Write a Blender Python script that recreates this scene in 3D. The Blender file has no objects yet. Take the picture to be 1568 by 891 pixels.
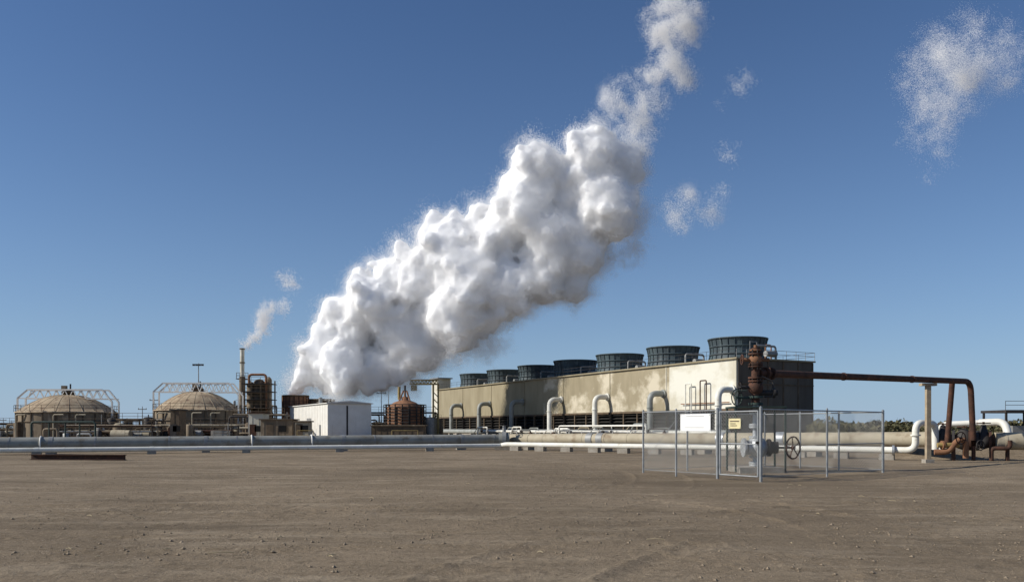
import bpy, math, random
import numpy as np
from mathutils import Vector

random.seed(7)
scene = bpy.context.scene
F = 1250.0   # focal length expressed in survey units (28.7 mm lens)
EYE = 1.6

def X(px, D): return (px - 784.0) / F * D
def Z(py, D): return EYE + (655.0 - py) / F * D

# ------------------------------------------------------------------ materials
def mat(name, col, rough=0.8, metal=0.0, col2=None, scale=1.0, stretch=(1, 1, 1), bump=0.0, bscale=20.0,
        lo=0.35, hi=0.65, col3=None, scale3=3.0, lo3=0.55, hi3=0.7, spec=0.3, streak=None, patch=None):
    m = bpy.data.materials.new(name)
    m.use_nodes = True
    nt = m.node_tree
    N, L = nt.nodes, nt.links
    b = N['Principled BSDF']
    b.inputs['Roughness'].default_value = rough
    b.inputs['Metallic'].default_value = metal
    b.inputs['Specular IOR Level'].default_value = spec
    b.inputs['Base Color'].default_value = (*col, 1)
    tc = N.new('ShaderNodeTexCoord')
    if col2 is None:
        col2 = tuple(c * 0.65 for c in col)
    def layer(prev, colr, sc, l, h, st=None):
        mp = N.new('ShaderNodeMapping'); mp.inputs['Scale'].default_value = st or stretch
        L.new(tc.outputs['Object'], mp.inputs['Vector'])
        n = N.new('ShaderNodeTexNoise'); n.inputs['Scale'].default_value = sc
        n.inputs['Detail'].default_value = 7; n.inputs['Roughness'].default_value = 0.62
        L.new(mp.outputs[0], n.inputs['Vector'])
        r = N.new('ShaderNodeMapRange'); r.inputs['From Min'].default_value = l; r.inputs['From Max'].default_value = h
        L.new(n.outputs[0], r.inputs[0])
        mx = N.new('ShaderNodeMix'); mx.data_type = 'RGBA'
        L.new(r.outputs[0], mx.inputs[0])
        if isinstance(prev, tuple): mx.inputs[6].default_value = (*prev, 1)
        else: L.new(prev, mx.inputs[6])
        mx.inputs[7].default_value = (*colr, 1)
        return mx.outputs[2]
    o = layer(col, col2, scale, lo, hi)
    if col3: o = layer(o, col3, scale3, lo3, hi3)
    if patch: o = layer(o, patch, .16, .46, .57, (1, 1, 1.2))  # pale blotches, painted-in sun patches on the tower wall
    if streak: o = layer(o, streak, 1.1, .6, .9, (1, 1, .1))
    L.new(o, b.inputs['Base Color'])
    if bump > 0:
        n = N.new('ShaderNodeTexNoise'); n.inputs['Scale'].default_value = bscale; n.inputs['Detail'].default_value = 6
        L.new(tc.outputs['Object'], n.inputs['Vector'])
        bp = N.new('ShaderNodeBump'); bp.inputs['Strength'].default_value = bump; bp.inputs['Distance'].default_value = 0.05
        L.new(n.outputs[0], bp.inputs['Height']); L.new(bp.outputs[0], b.inputs['Normal'])
    return m

M = {}
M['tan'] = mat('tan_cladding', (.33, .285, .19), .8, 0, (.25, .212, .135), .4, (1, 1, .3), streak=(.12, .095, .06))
M['tansunpatch'] = mat('sunpatch_tan_cladding', (.34, .29, .195), .8, 0, (.26, .22, .142), .4, (1, 1, .3), patch=(.56, .50, .38), streak=(.15, .12, .075))  # blotches paint sunlight between the plume's shadows into the colour
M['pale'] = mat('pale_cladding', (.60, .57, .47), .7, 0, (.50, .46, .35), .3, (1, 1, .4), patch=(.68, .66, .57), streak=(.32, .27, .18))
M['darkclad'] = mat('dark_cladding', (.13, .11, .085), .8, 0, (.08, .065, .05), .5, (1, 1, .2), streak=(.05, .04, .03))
M['louvre'] = mat('louvre_timber', (.04, .035, .03), .9, 0, (.02, .018, .016), 1.0)
M['black'] = mat('dark_interior', (.012, .012, .012), .95)
M['slate'] = mat('fan_stack_fibreglass', (.075, .105, .115), .6, 0, (.045, .06, .07), .8, (1, 1, .15), col3=(.16, .19, .19), scale3=2.5, lo3=.58, hi3=.75)
M['white'] = mat('white_paint', (.80, .775, .71), .5, 0, (.72, .69, .62), .8)
M['whitepipe'] = mat('white_pipe_paint', (.76, .745, .68), .5, 0, (.62, .6, .52), 1.3, col3=(.34, .26, .17), scale3=2.2, lo3=.62, hi3=.78)
M['galv'] = mat('galvanised_cladding', (.32, .32, .285), .6, .1, (.22, .215, .19), .7, (1, 1, 1), col3=(.17, .14, .1), scale3=1.5, lo3=.52, hi3=.72)
M['greypipe'] = mat('grey_pipe', (.34, .35, .33), .55, .1, (.24, .25, .23), 1.0)
M['beige'] = mat('beige_insulation', (.46, .40, .29), .7, 0, (.34, .29, .2), .8, col3=(.22, .155, .095), scale3=1.3, lo3=.54, hi3=.74)
M['rust'] = mat('rusty_steel', (.10, .045, .028), .85, 0, (.045, .025, .018), 3.0, col3=(.2, .09, .05), scale3=5, lo3=.6, hi3=.75, bump=.3)
M['rustlight'] = mat('rust_orange', (.30, .15, .08), .85, 0, (.16, .08, .045), 2.0)
M['brown'] = mat('brown_steel', (.15, .105, .065), .8, 0, (.08, .06, .04), 1.5)
M['tanksteel'] = mat('tank_steel', (.25, .195, .13), .8, 0, (.14, .105, .07), .5, (1, 1, .3), col3=(.36, .29, .2), scale3=1.5, lo3=.54, hi3=.66, streak=(.09, .05, .03))
M['dome'] = mat('tank_roof', (.47, .375, .25), .8, 0, (.3, .22, .14), .6, col3=(.17, .105, .07), scale3=1.5, lo3=.52, hi3=.68)
M['darksteel'] = mat('dark_steel', (.06, .055, .05), .7, .2, (.035, .03, .03), 2)
M['greysteel'] = mat('grey_steel', (.32, .32, .31), .6, .3, (.22, .22, .21), 2)
M['silver'] = mat('silver_valve_paint', (.5, .52, .53), .45, .5, (.33, .34, .35), 4, col3=(.2, .12, .07), scale3=9, lo3=.64, hi3=.75)
M['green'] = mat('green_steel', (.05, .075, .06), .7, 0, (.03, .045, .04), 2)
M['yellow'] = mat('yellow_steel', (.38, .28, .1), .7, 0, (.22, .16, .07), 2)
M['concrete'] = mat('concrete', (.36, .33, .28), .9, 0, (.25, .22, .18), 3, bump=.3)
M['post'] = mat('timber_post', (.38, .31, .21), .85, 0, (.26, .2, .14), 4)
M['fence'] = mat('galvanised_fence', (.36, .37, .37), .5, .5, (.26, .27, .27), 5)
M['wire'] = mat('galvanised_wire', (.3, .3, .29), .6, .2, (.22, .22, .21), 5)
M['sign'] = mat('sign_white', (.8, .8, .78), .5, 0, (.74, .74, .71), 3)
M['signy'] = mat('sign_yellow', (.7, .62, .35), .5, 0, (.6, .52, .3), 6)
M['ink'] = mat('sign_ink', (.08, .05, .04), .6)
M['rock'] = mat('dirt_clod', (.29, .23, .16), .95, 0, (.18, .14, .095), 8)
M['straw'] = mat('dry_stick', (.5, .42, .27), .9, 0, (.35, .28, .17), 8)
M['leaf'] = mat('scrub_foliage', (.12, .11, .055), .9, 0, (.06, .065, .03), .7, col3=(.2, .16, .09), scale3=2.0, lo3=.5, hi3=.65)

# ------------------------------------------------------------------ builder
class B:
    def __init__(s, name):
        s.name = name; s.v = []; s.f = []; s.m = []; s.s = []; s.mats = []
    def mi(s, k):
        if k not in s.mats: s.mats.append(k)
        return s.mats.index(k)
    def add(s, vs, fs, k, smooth=False):
        o = len(s.v); i = s.mi(k)
        s.v += [tuple(v) for v in vs]
        for f in fs:
            s.f.append(tuple(o + j for j in f)); s.m.append(i); s.s.append(smooth)
    def frame(s, o, u, w, a0, a1, b0, b1, z0, z1, k):
        vs = []
        for z in (z0, z1):
            for a, b in ((a0, b0), (a1, b0), (a1, b1), (a0, b1)):
                vs.append((o[0] + u[0]*a + w[0]*b, o[1] + u[1]*a + w[1]*b, z))
        s.add(vs, [(0, 3, 2, 1), (4, 5, 6, 7), (0, 1, 5, 4), (1, 2, 6, 5), (2, 3, 7, 6), (3, 0, 4, 7)], k)
    def box(s, c, sz, k, rot=0.0):
        u = (math.cos(rot), math.sin(rot)); w = (-math.sin(rot), math.cos(rot))
        s.frame(c, u, w, -sz[0]/2, sz[0]/2, -sz[1]/2, sz[1]/2, c[2]-sz[2]/2, c[2]+sz[2]/2, k)
    def cyl(s, p, q, r, k, r2=None, n=14, caps=True):
        p = Vector(p); q = Vector(q); r2 = r if r2 is None else r2
        d = (q - p).normalized()
        a = d.orthogonal().normalized(); b = d.cross(a)
        vs = []
        for c, rr in ((p, r), (q, r2)):
            for i in range(n):
                t = 2*math.pi*i/n
                vs.append(c + a*math.cos(t)*rr + b*math.sin(t)*rr)
        s.add(vs, [(i, (i+1) % n, n+(i+1) % n, n+i) for i in range(n)], k, n > 5)
        if caps:
            s.add(vs[:n], [tuple(range(n))[::-1]], k); s.add(vs[n:], [tuple(range(n))], k)
    def beam(s, p, q, w, k): s.cyl(p, q, w*.707, k, n=4)
    def tube(s, pts, r, k, bend=None, n=16):
        pts = [Vector(p) for p in pts]
        if bend:
            out = [pts[0]]
            for i in range(1, len(pts)-1):
                a, b, c = pts[i-1], pts[i], pts[i+1]
                d1 = (a-b); d2 = (c-b)
                bb = min(bend, d1.length*.49, d2.length*.49)
                p0 = b + d1.normalized()*bb; p1 = b + d2.normalized()*bb
                for j in range(9):
                    t = j/8
                    out.append(p0*(1-t)**2 + b*2*t*(1-t) + p1*t*t)
            out.append(pts[-1]); pts = out
        d = (pts[1]-pts[0]).normalized(); a = d.orthogonal().normalized()
        vs = []
        for i, p in enumerate(pts):
            if i == 0: t = pts[1]-pts[0]
            elif i == len(pts)-1: t = pts[-1]-pts[-2]
            else: t = (pts[i+1]-pts[i]).normalized() + (pts[i]-pts[i-1]).normalized()
            t.normalize()
            a = (a - t*a.dot(t)).normalized(); b = t.cross(a)
            for j in range(n):
                g = 2*math.pi*j/n
                vs.append(p + a*math.cos(g)*r + b*math.sin(g)*r)
        fs = []
        for i in range(len(pts)-1):
            for j in range(n):
                fs.append((i*n+j, i*n+(j+1) % n, (i+1)*n+(j+1) % n, (i+1)*n+j))
        s.add(vs, fs, k, True)
        s.add(vs[:n], [tuple(range(n))[::-1]], k); s.add(vs[-n:], [tuple(range(n))], k)
    def lathe(s, c, prof, k, n=40, smooth=True):
        vs = []
        for r, z in prof:
            for i in range(n):
                t = 2*math.pi*i/n
                vs.append((c[0]+r*math.cos(t), c[1]+r*math.sin(t), c[2]+z))
        fs = []
        for i in range(len(prof)-1):
            for j in range(n):
                fs.append((i*n+j, i*n+(j+1) % n, (i+1)*n+(j+1) % n, (i+1)*n+j))
        s.add(vs, fs, k, smooth)
    def torus(s, c, ax, R, r, k, n=28, m=8):
        c = Vector(c); ax = Vector(ax).normalized(); a = ax.orthogonal().normalized(); b = ax.cross(a)
        vs = []
        for i in range(n):
            t = 2*math.pi*i/n; dr = a*math.cos(t)+b*math.sin(t)
            for j in range(m):
                g = 2*math.pi*j/m
                vs.append(c + dr*(R+r*math.cos(g)) + ax*r*math.sin(g))
        s.add(vs, [(i*m+j, ((i+1) % n)*m+j, ((i+1) % n)*m+(j+1) % m, i*m+(j+1) % m) for i in range(n) for j in range(m)], k, True)
    def wheel(s, c, ax, R, k, spokes=4, r=.025):
        s.torus(c, ax, R, r, k)
        ax = Vector(ax).normalized(); a = ax.orthogonal().normalized(); b = ax.cross(a); c = Vector(c)
        for i in range(spokes):
            t = math.pi*2*i/spokes+.4
            s.cyl(c, c+(a*math.cos(t)+b*math.sin(t))*R, r*.7, k, n=6)
        s.cyl(c-ax*.06, c+ax*.06, R*.18, k, n=12)
    def rail(s, pts, k, h=1.1, step=2.2, w=.06):
        for p, q in zip(pts[:-1], pts[1:]):
            p = Vector(p); q = Vector(q); n = max(1, int((q-p).length/step))
            for i in range(n+1):
                c = p.lerp(q, i/n); s.cyl(c, c+Vector((0, 0, h)), w/2, k, n=5, caps=False)
            for hh in (h, h*.55):
                s.cyl(p+Vector((0, 0, hh)), q+Vector((0, 0, hh)), w/2, k, n=5, caps=False)
    def make(s):
        me = bpy.data.meshes.new(s.name)
        me.from_pydata(s.v, [], s.f)
        for k in s.mats: me.materials.append(M[k])
        me.polygons.foreach_set('material_index', s.m)
        me.polygons.foreach_set('use_smooth', s.s)
        me.update()
        ob = bpy.data.objects.new(s.name, me)
        scene.collection.objects.link(ob)
        return ob

# ------------------------------------------------------------------ noise
def h3(ix, iy, iz, seed):
    h = (ix.astype(np.int64)*374761393 + iy.astype(np.int64)*668265263 + iz.astype(np.int64)*2147483647 + seed*1274126177) & 0xffffffff
    h = ((h ^ (h >> 13))*1274126177) & 0xffffffff
    h = ((h ^ (h >> 16))*2246822519) & 0xffffffff
    return ((h ^ (h >> 15)) & 0xffff)/65535.0
def noise3(x, y, z, seed=0):
    ix, iy, iz = np.floor(x), np.floor(y), np.floor(z)
    fx, fy, fz = x-ix, y-iy, z-iz
    fx = fx*fx*(3-2*fx); fy = fy*fy*(3-2*fy); fz = fz*fz*(3-2*fz)
    r = 0
    for a in (0, 1):
        for b in (0, 1):
            for c in (0, 1):
                r = r + (fx if a else 1-fx)*(fy if b else 1-fy)*(fz if c else 1-fz)*h3(ix+a, iy+b, iz+c, seed)
    return r
def noise2(x, y, seed=0):
    ix, iy = np.floor(x), np.floor(y)
    fx, fy = x-ix, y-iy
    fx = fx*fx*(3-2*fx); fy = fy*fy*(3-2*fy)
    z = np.zeros_like(ix); r = 0
    for a in (0, 1):
        for b in (0, 1):
            r = r + (fx if a else 1-fx)*(fy if b else 1-fy)*h3(ix+a, iy+b, z, seed)
    return r
def fbm2(x, y, o=4, seed=0):
    s = 0; a = .5; t = 0
    for i in range(o):
        s = s + a*noise2(x*2**i+i*17.3, y*2**i-i*9.1, seed+i); t += a; a *= .5
    return s/t
def fbm3(x, y, z, o=4, seed=0):
    s = 0; a = .5; t = 0
    for i in range(o):
        s = s + a*noise3(x*2**i+i*17.3, y*2**i-i*9.1, z*2**i+i*5.7, seed+i); t += a; a *= .55
    return s/t

# ------------------------------------------------------------------ ground
def axis(lo, hi, step, grow, far):
    c = list(np.arange(lo, hi, step)); d = step; v = hi
    up = []
    while v < far: up.append(v); d *= grow; v += d
    up.append(far)
    return c, up
c, up = axis(-9, 10, .045, 1.035, 4000)
xs = np.array(sorted(set([-9-(u-10)-.045 for u in up])) + c + up)
cy, upy = axis(6.5, 15, .05, 1.012, 4000)
ys = np.array([-4000, -1500, -500, -150, -50, -15, -5, 0, 2, 4, 5.5, 6] + cy + upy)
GX, GY = np.meshgrid(xs, ys)
TR = ((-6, 13, 10.4), (-6, 13, 12.2), (14, 3, 14), (14, 3, 15.8), (-2, -20, 36), (-2, -20, 37.8), (-30, 60, 52), (30, 55, 44), (5, -60, 71), (5, -60, 72.8), (-20, 30, 24), (-20, 30, 25.8))
def track(x, y, x0, y0, R, w=.2):
    d = np.abs(np.sqrt((x-x0)**2+(y-y0)**2)-R)
    return np.exp(-(d/w)**2)
def ground_h(x, y):
    near = np.exp(-np.maximum(np.hypot(x, y)-40, 0)/15.0)
    h = (fbm2(x*.12, y*.12, 3, 3)-.5)*.16
    h += (fbm2(x*1.1, y*1.1, 4, 9)-.5)*.035
    b = np.abs(noise2(x*6.5, y*5.5, 21)-.5)*2
    h += (fbm2(x*9, y*9, 3, 31)-.5)*.026*np.clip(fbm2(x*.5, y*.5, 2, 77)*3-1, .2, 1)
    rough = np.clip((fbm2(x*.35, y*.5, 3, 55)-.5)*6, 0, 1)
    h += rough*b*.024
    fade = np.clip(fbm2(x*.25, y*.25, 2, 66)*4-1.4, .15, 1)
    for (a, bb, R) in TR:
        t = track(x, y, a, bb, R)
        h -= fade*t*.018*(.4+noise2(x*.7, y*.7, 5)); t2 = track(x, y, a, bb, R+.28, .07)
        h += fade*t2*.016*noise2(x*3, y*3, 8)*2
        h += fade*t*.016*(noise2(x*14, y*14, 88)-.5)
    h = h*near
    h = h + .42*np.exp(-((y-44.3+(x-20)*.12)/1.0)**2)*np.clip((x-17)/5, 0, 1)*(.5+noise2(x*.8, y*.8, 17))*np.clip((90-x)/20, 0, 1)
    return h
GZ = ground_h(GX, GY) - .02
ny, nx = GX.shape
V = np.stack([GX, GY, GZ], -1).reshape(-1, 3).astype(np.float32)
I = np.arange(nx*ny).reshape(ny, nx)
Q = np.stack([I[:-1, :-1], I[:-1, 1:], I[1:, 1:], I[1:, :-1]], -1).reshape(-1, 4)
def np_mesh(name, V, Q, material, smooth=True):
    me = bpy.data.meshes.new(name)
    me.vertices.add(len(V)); me.vertices.foreach_set('co', np.ascontiguousarray(V, np.float32).ravel())
    k = Q.shape[1]
    me.loops.add(Q.size); me.loops.foreach_set('vertex_index', Q.ravel().astype(np.int32))
    me.polygons.add(len(Q)); me.polygons.foreach_set('loop_start', np.arange(0, Q.size, k, dtype=np.int32))
    me.polygons.foreach_set('loop_total', np.full(len(Q), k, np.int32))
    me.polygons.foreach_set('use_smooth', np.full(len(Q), smooth))
    me.update(calc_edges=True); me.materials.append(material)
    ob = bpy.data.objects.new(name, me); scene.collection.objects.link(ob)
    return ob

gm = bpy.data.materials.new('desert_dirt'); gm.use_nodes = True
nt = gm.node_tree; N, L = nt.nodes, nt.links
bs = N['Principled BSDF']; bs.inputs['Roughness'].default_value = .95; bs.inputs['Specular IOR Level'].default_value = .1
tc = N.new('ShaderNodeTexCoord')
def nz(scale, detail=6, rough=.6, st=(1, 1, 1)):
    mp = N.new('ShaderNodeMapping'); mp.inputs['Scale'].default_value = st
    L.new(tc.outputs['Object'], mp.inputs[0])
    n = N.new('ShaderNodeTexNoise'); n.inputs['Scale'].default_value = scale
    n.inputs['Detail'].default_value = detail; n.inputs['Roughness'].default_value = rough
    L.new(mp.outputs[0], n.inputs['Vector']); return n.outputs[0]
def mr(o, a, b, c=0, d=1):
    r = N.new('ShaderNodeMapRange'); r.inputs[1].default_value = a; r.inputs[2].default_value = b
    r.inputs[3].default_value = c; r.inputs[4].default_value = d
    L.new(o, r.inputs[0]); return r.outputs[0]
def mx(f, a, b):
    m = N.new('ShaderNodeMix'); m.data_type = 'RGBA'; L.new(f, m.inputs[0])
    for s, i in ((a, 6), (b, 7)):
        if isinstance(s, tuple): m.inputs[i].default_value = (*s, 1)
        else: L.new(s, m.inputs[i])
    return m.outputs[2]
o = mx(mr(nz(.22, 8), .38, .62), (.27, .21, .142), (.195, .15, .1))
o = mx(mr(nz(.9, 8, .65, (.35, 1.2, 1)), .5, .68), o, (.33, .265, .185))
o = mx(mr(nz(5, 8, .7), .5, .72), o, (.14, .107, .072))
o = mx(mr(nz(30, 4, .7), .58, .68), o, (.42, .35, .26))
o = mx(mr(nz(22, 5, .7), .6, .7), o, (.085, .065, .044))
o = mx(mr(nz(.06, 5, .6, (.5, 1, 1)), .49, .62, 0, .7), o, (.135, .104, .07))
o = mx(mr(nz(.5, 6, .7, (.15, 1, 1)), .56, .7, 0, .65), o, (.1, .077, .052))
L.new(o, bs.inputs['Base Color'])
n1 = nz(14, 10, .7); n2 = nz(60, 5, .7)
ad = N.new('ShaderNodeMath'); ad.operation = 'MULTIPLY_ADD'; ad.inputs[1].default_value = .35
L.new(n2, ad.inputs[0]); L.new(n1, ad.inputs[2])
bp = N.new('ShaderNodeBump'); bp.inputs['Strength'].default_value = .9; bp.inputs['Distance'].default_value = .045
L.new(ad.outputs[0], bp.inputs['Height']); L.new(bp.outputs[0], bs.inputs['Normal'])
np_mesh('ground', V, Q, gm)

rng = np.random.default_rng(5)
base = np.array([(1, 0, 0), (-1, 0, 0), (0, 1, 0), (0, -1, 0), (0, 0, 1), (0, 0, -1)], float)
tri = np.array([(0, 2, 4), (2, 1, 4), (1, 3, 4), (3, 0, 4), (2, 0, 5), (1, 2, 5), (3, 1, 5), (0, 3, 5)])
n = 18000
D = 7.5*np.exp(rng.random(n)*1.9); px = (rng.random(n)*2-1)*1.0*D
keep = fbm2(px*.6, D*.6, 3, 4) > .45
D = D[keep]; px = px[keep]; n = len(D)
hz = ground_h(px, D)-.02
sz = .007+.028*rng.random(n)**6
pv = base[None]*sz[:, None, None]*(.6+.8*rng.random((n, 6, 1)))*np.array([1, 1, .6])
pv += np.stack([px, D, hz+sz*.2], -1)[:, None]
pq = (tri[None]+np.arange(n)[:, None, None]*6).reshape(-1, 3)
np_mesh('gravel', pv.reshape(-1, 3), pq, M['rock'], False)
tw = B('dry_stick_debris')
random.seed(4)
for (sx_, sy_, ln, an) in [(X(318, 10.3), 10.3, .32, .1), (X(500, 10), 10, .12, .5), (X(510, 9.9), 9.9, .1, 2.2), (X(990, 11.5), 11.5, .25, -.2), (X(205, 14.6), 14.6, .2, 1.2)] + [(random.uniform(-9, 10), random.uniform(9, 24), random.uniform(.05, .16), random.uniform(0, 3.1)) for _ in range(40)]:
    z_ = float(ground_h(np.array([sx_]), np.array([sy_]))[0])
    tw.tube([(sx_, sy_, z_), (sx_+math.cos(an)*ln*.5, sy_+math.sin(an)*ln*.5, z_+.015), (sx_+math.cos(an+.1)*ln, sy_+math.sin(an+.1)*ln, z_)], .006, 'straw', None, 5)
tw.make()

# ------------------------------------------------------------------ cooling tower
U = (-.468, .8837); Wd = (.8837, .468)
C = (28.6, 104.0)
def T(a, b, z): return (C[0]+U[0]*a+Wd[0]*b, C[1]+U[1]*a+Wd[1]*b, z)
t = B('cooling_tower')
LEN = 98.0; WID = 13.6; H = 10.4
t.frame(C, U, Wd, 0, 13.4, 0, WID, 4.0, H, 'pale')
t.frame(C, U, Wd, 13.4, 49, .03, WID, 4.0, H, 'tansunpatch')
t.frame(C, U, Wd, 49, LEN, .03, WID, 4.0, H, 'tan')  # darker tan without blotches, plume shade put into the wall colour
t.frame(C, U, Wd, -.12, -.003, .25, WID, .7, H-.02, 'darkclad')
t.frame(C, U, Wd, .5, LEN-.5, 1.6, WID-1.6, .5, 3.99, 'black')
t.frame(C, U, Wd, -.6, LEN+.6, -.7, WID+.7, -.1, .7, 'concrete')
for i in range(29):
    a = i*3.5
    t.frame(C, U, Wd, a-.12, a+.12, -.02, .3, .7, 3.98, 'brown')
for j in range(6):
    z = .9+j*.52
    vs = [T(0.1, .05, z), T(LEN, .05, z), T(LEN, 1.1, z+.38), T(.1, 1.1, z+.38)]
    t.add(vs + [(x, y, zz+.05) for x, y, zz in vs], [(0, 1, 2, 3), (4, 5, 6, 7), (0, 1, 5, 4)], 'louvre')
for i in range(8):
    a = i*14.0
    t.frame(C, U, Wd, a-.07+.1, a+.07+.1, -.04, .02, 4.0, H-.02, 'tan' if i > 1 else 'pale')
t.frame(C, U, Wd, -.2, LEN+.2, -.16, -.004, 3.8, 4.1, 'brown')
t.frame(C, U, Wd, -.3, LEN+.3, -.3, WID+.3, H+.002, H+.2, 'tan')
for i in range(1, 6):
    b = i*WID/5-.1
    t.frame(C, U, Wd, -.2, -.125, b-.08, b+.08, .7, H-.1, 'brown')
for z in (3.9, 7.2):
    t.frame(C, U, Wd, -.24, -.205, .3, WID, z, z+.15, 'brown')
t.rail([T(-.2, -.2, H+.2), T(-.2, WID+.2, H+.2)], 'greysteel', step=1.7)
t.rail([T(-.2, -.2, H+.2), T(LEN, -.2, H+.2)], 'darksteel', step=2.8, w=.05)
t.rail([T(-.2, WID+.2, H+.2), T(LEN, WID+.2, H+.2)], 'darksteel', step=2.8, w=.05)
prof = [(4.0, 0), (3.85, .5), (3.7, 1.1), (3.68, 1.7), (3.75, 2.3), (3.88, 2.9), (3.98, 3.2)]
for i in range(7):
    c = T(7+14*i, WID/2, H+.2)
    t.lathe(c, prof, 'slate', 48)
    t.lathe(c, [(r-.12, z) for r, z in prof], 'black', 48)
    t.lathe(c, [(3.86, 3.15), (4.1, 3.15), (4.1, 3.3), (3.82, 3.3), (3.82, 3.15)], 'slate', 48)
    t.lathe(c, [(3.72, 1.0), (3.86, 1.0), (3.86, 1.15), (3.7, 1.15)], 'slate', 48)
    t.lathe(c, [(3.74, 2.1), (3.87, 2.1), (3.87, 2.22), (3.76, 2.22)], 'slate', 48)
    for j in range(26):
        g = 2*math.pi*j/26
        for (r0, z0), (r1, z1) in zip(prof[:-1], prof[1:]):
            t.beam((c[0]+(r0+.05)*math.cos(g), c[1]+(r0+.05)*math.sin(g), c[2]+z0), (c[0]+(r1+.05)*math.cos(g), c[1]+(r1+.05)*math.sin(g), c[2]+z1), .1, 'slate')
    t.lathe(c, [(0.01, 1.6), (1.0, 1.5), (1.0, 1.0), (0.01, .9)], 'darksteel', 20)
    m_ = T(14*i+.3, WID/2-1.5, 0)
    t.cyl((m_[0], m_[1], H+.9), (m_[0]+1.6, m_[1]+.8, H+.9), .4, 'greysteel')
    t.tube([T(14*i+.2, 3.6, H+.2), T(14*i+.2, 3.6, H+1.9), T(14*i+.2, 7, H+1.9), T(14*i+.2, 7, H+.2)], .14, 'greysteel', .4, 8)
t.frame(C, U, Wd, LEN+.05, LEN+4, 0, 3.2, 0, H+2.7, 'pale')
t.frame(C, U, Wd, LEN-.5, LEN+4.5, -.3, 3.5, H+2.702, H+2.95, 'greysteel')
for b in (2.5, 3.1):
    t.beam(T(-.45, b, .6), T(-.45, b, H+1.3), .07, 'greysteel')
for j in range(28):
    t.beam(T(-.45, 2.5, .8+j*.4), T(-.45, 3.1, .8+j*.4), .04, 'greysteel')
for j in range(9):
    t.torus(T(-.8, 2.8, 3+j*1.0), (0, 0, 1), .42, .03, 'greysteel', 14, 4)
t.tube([T(.6, 5.6, H+.2), T(.6, 5.6, H+2.1), T(.6, 6.6, H+2.1), T(.6, 6.6, H+.2)], .1, 'rustlight', .3, 8)
for b in (2.2, 3.4):
    t.beam(T(-.1, b, H), T(-.1, b, H+2.3), .1, 'greysteel')
t.beam(T(-.1, 2.2, H+2.3), T(-.1, 3.4, H+2.3), .1, 'greysteel')
for a, z in ((9.2, 7.6), (6.2, 7.9)):
    t.tube([T(a, -.6, 0), T(a, -.6, z), T(a-1.2, -.6, z), T(a-1.2, -.6, 0)], .09, 'rust' if a < 8 else 'whitepipe', .2, 8)
t.beam(T(10.5, -.3, 4.9), T(1, -.3, 4.9), .12, 'rustlight')
t.make()

for i in range(7):
    r = B('water_riser_pipe')
    a = 14*i+.6
    k = 'whitepipe' if i in (0, 2, 3) else 'greypipe'
    r.tube([T(a, -2.5, -.1), T(a, -2.5, 6.5), T(a, -.07, 6.5)], .42, k, 1.3, 18)
    r.cyl(T(a, -2.5, .9), T(a, -2.5, 1.1), .6, k); r.cyl(T(a, -2.5, 1.15), T(a, -2.5, 1.3), .6, k)
    r.cyl(T(a, -.3, 6.5), T(a, -.075, 6.5), .6, k)
    r.cyl(T(a, -2.5, 4.4), T(a, -2.5, 4.5), .52, k)
    r.beam(T(a, -2.1, 3.6), T(a, -.2, 3.6), .15, 'brown')
    r.make()

random.seed(19)
hd = B('water_header_pipe')
hd.tube([T(-3, -4.2, .9), T(LEN, -4.2, .9)], .45, 'greypipe', None, 16)
hd.tube([T(-4, -6.5, 1.0), T(60, -6.5, 1.0)], .22, 'whitepipe', None, 12)
hd.tube([T(8, -8.2, .2), T(8, -8.2, 1.9), T(30, -8.2, 1.9), T(30, -8.2, .2)], .13, 'whitepipe', .4, 10)
for i in range(18):
    hd.beam(T(2+i*3.3, -6.5, -.1), T(2+i*3.3, -6.5, .85), .2, 'darksteel')
for i in range(14):
    hd.box(T(i*7, -4.2, .25), (.6, 1.2, .55), 'concrete', math.atan2(U[1], U[0]))
for i in range(22):
    a = random.uniform(0, 60); b = random.uniform(-9, -5); z = random.uniform(.9, 2.2)
    hd.tube([T(a, b, 0), T(a, b, z), T(a+random.uniform(1.5, 4), b, z), T(a+4.2, b, 0)], random.uniform(.06, .14), random.choice(['whitepipe', 'darksteel', 'greypipe', 'beige']), .25, 8)
    hd.cyl(T(a, b, z*.5), T(a, b, z*.5+.35), .25, random.choice(['darksteel', 'rust', 'greysteel']))
hd.make()

# ------------------------------------------------------------------ pipelines
def pipeline(name, pts, r, k, band, step=6.0, sup=True, supk='concrete', saddle=.5):
    p = B(name)
    p.tube(pts, r, k, None, 24)
    for a, b in zip(pts[:-1], pts[1:]):
        a = Vector(a); b = Vector(b); L_ = (b-a).length; d = (b-a).normalized(); n_ = int(L_/step)
        for i in range(n_+1):
            c = a+d*(i*step+random.uniform(.2, .8))
            if (c-a).length > L_-.3: break
            p.cyl(c-d*.05, c+d*.05, r*1.035, band, n=24)
            if sup and i % 2 == 0:
                ang = math.atan2(d.y, d.x); g = c+d*step*.5
                if (g-a).length < L_-.3:
                    p.box((g.x, g.y, (g.z-r*.8)/2-.08), (saddle, r*2.4, g.z-r*.8+.16), supk, ang)
                    p.cyl(g-d*.12, g+d*.12, r*1.05, band, n=24)
    return p
a0 = (-60, 40.5, .6); a1 = (X(0, 50), 50, .6); a2 = (X(770, 62), 62, .7)
p = pipeline('insulated_steam_pipeline', [a0, a1, a2], .42, 'galv', 'greysteel', 4.5)
for px_ in (60, 400, 508):
    tt = px_/770; c = Vector(a1).lerp(Vector(a2), tt*.86)
    p.torus(c, Vector(a2)-Vector(a1), .46, .05, 'white')
p.make()
b1 = (X(772, 62), 62, .75); b2 = (X(1400, 43), 43, 1.0); b3 = (X(1450, 42), 42, 1.0)
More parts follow.
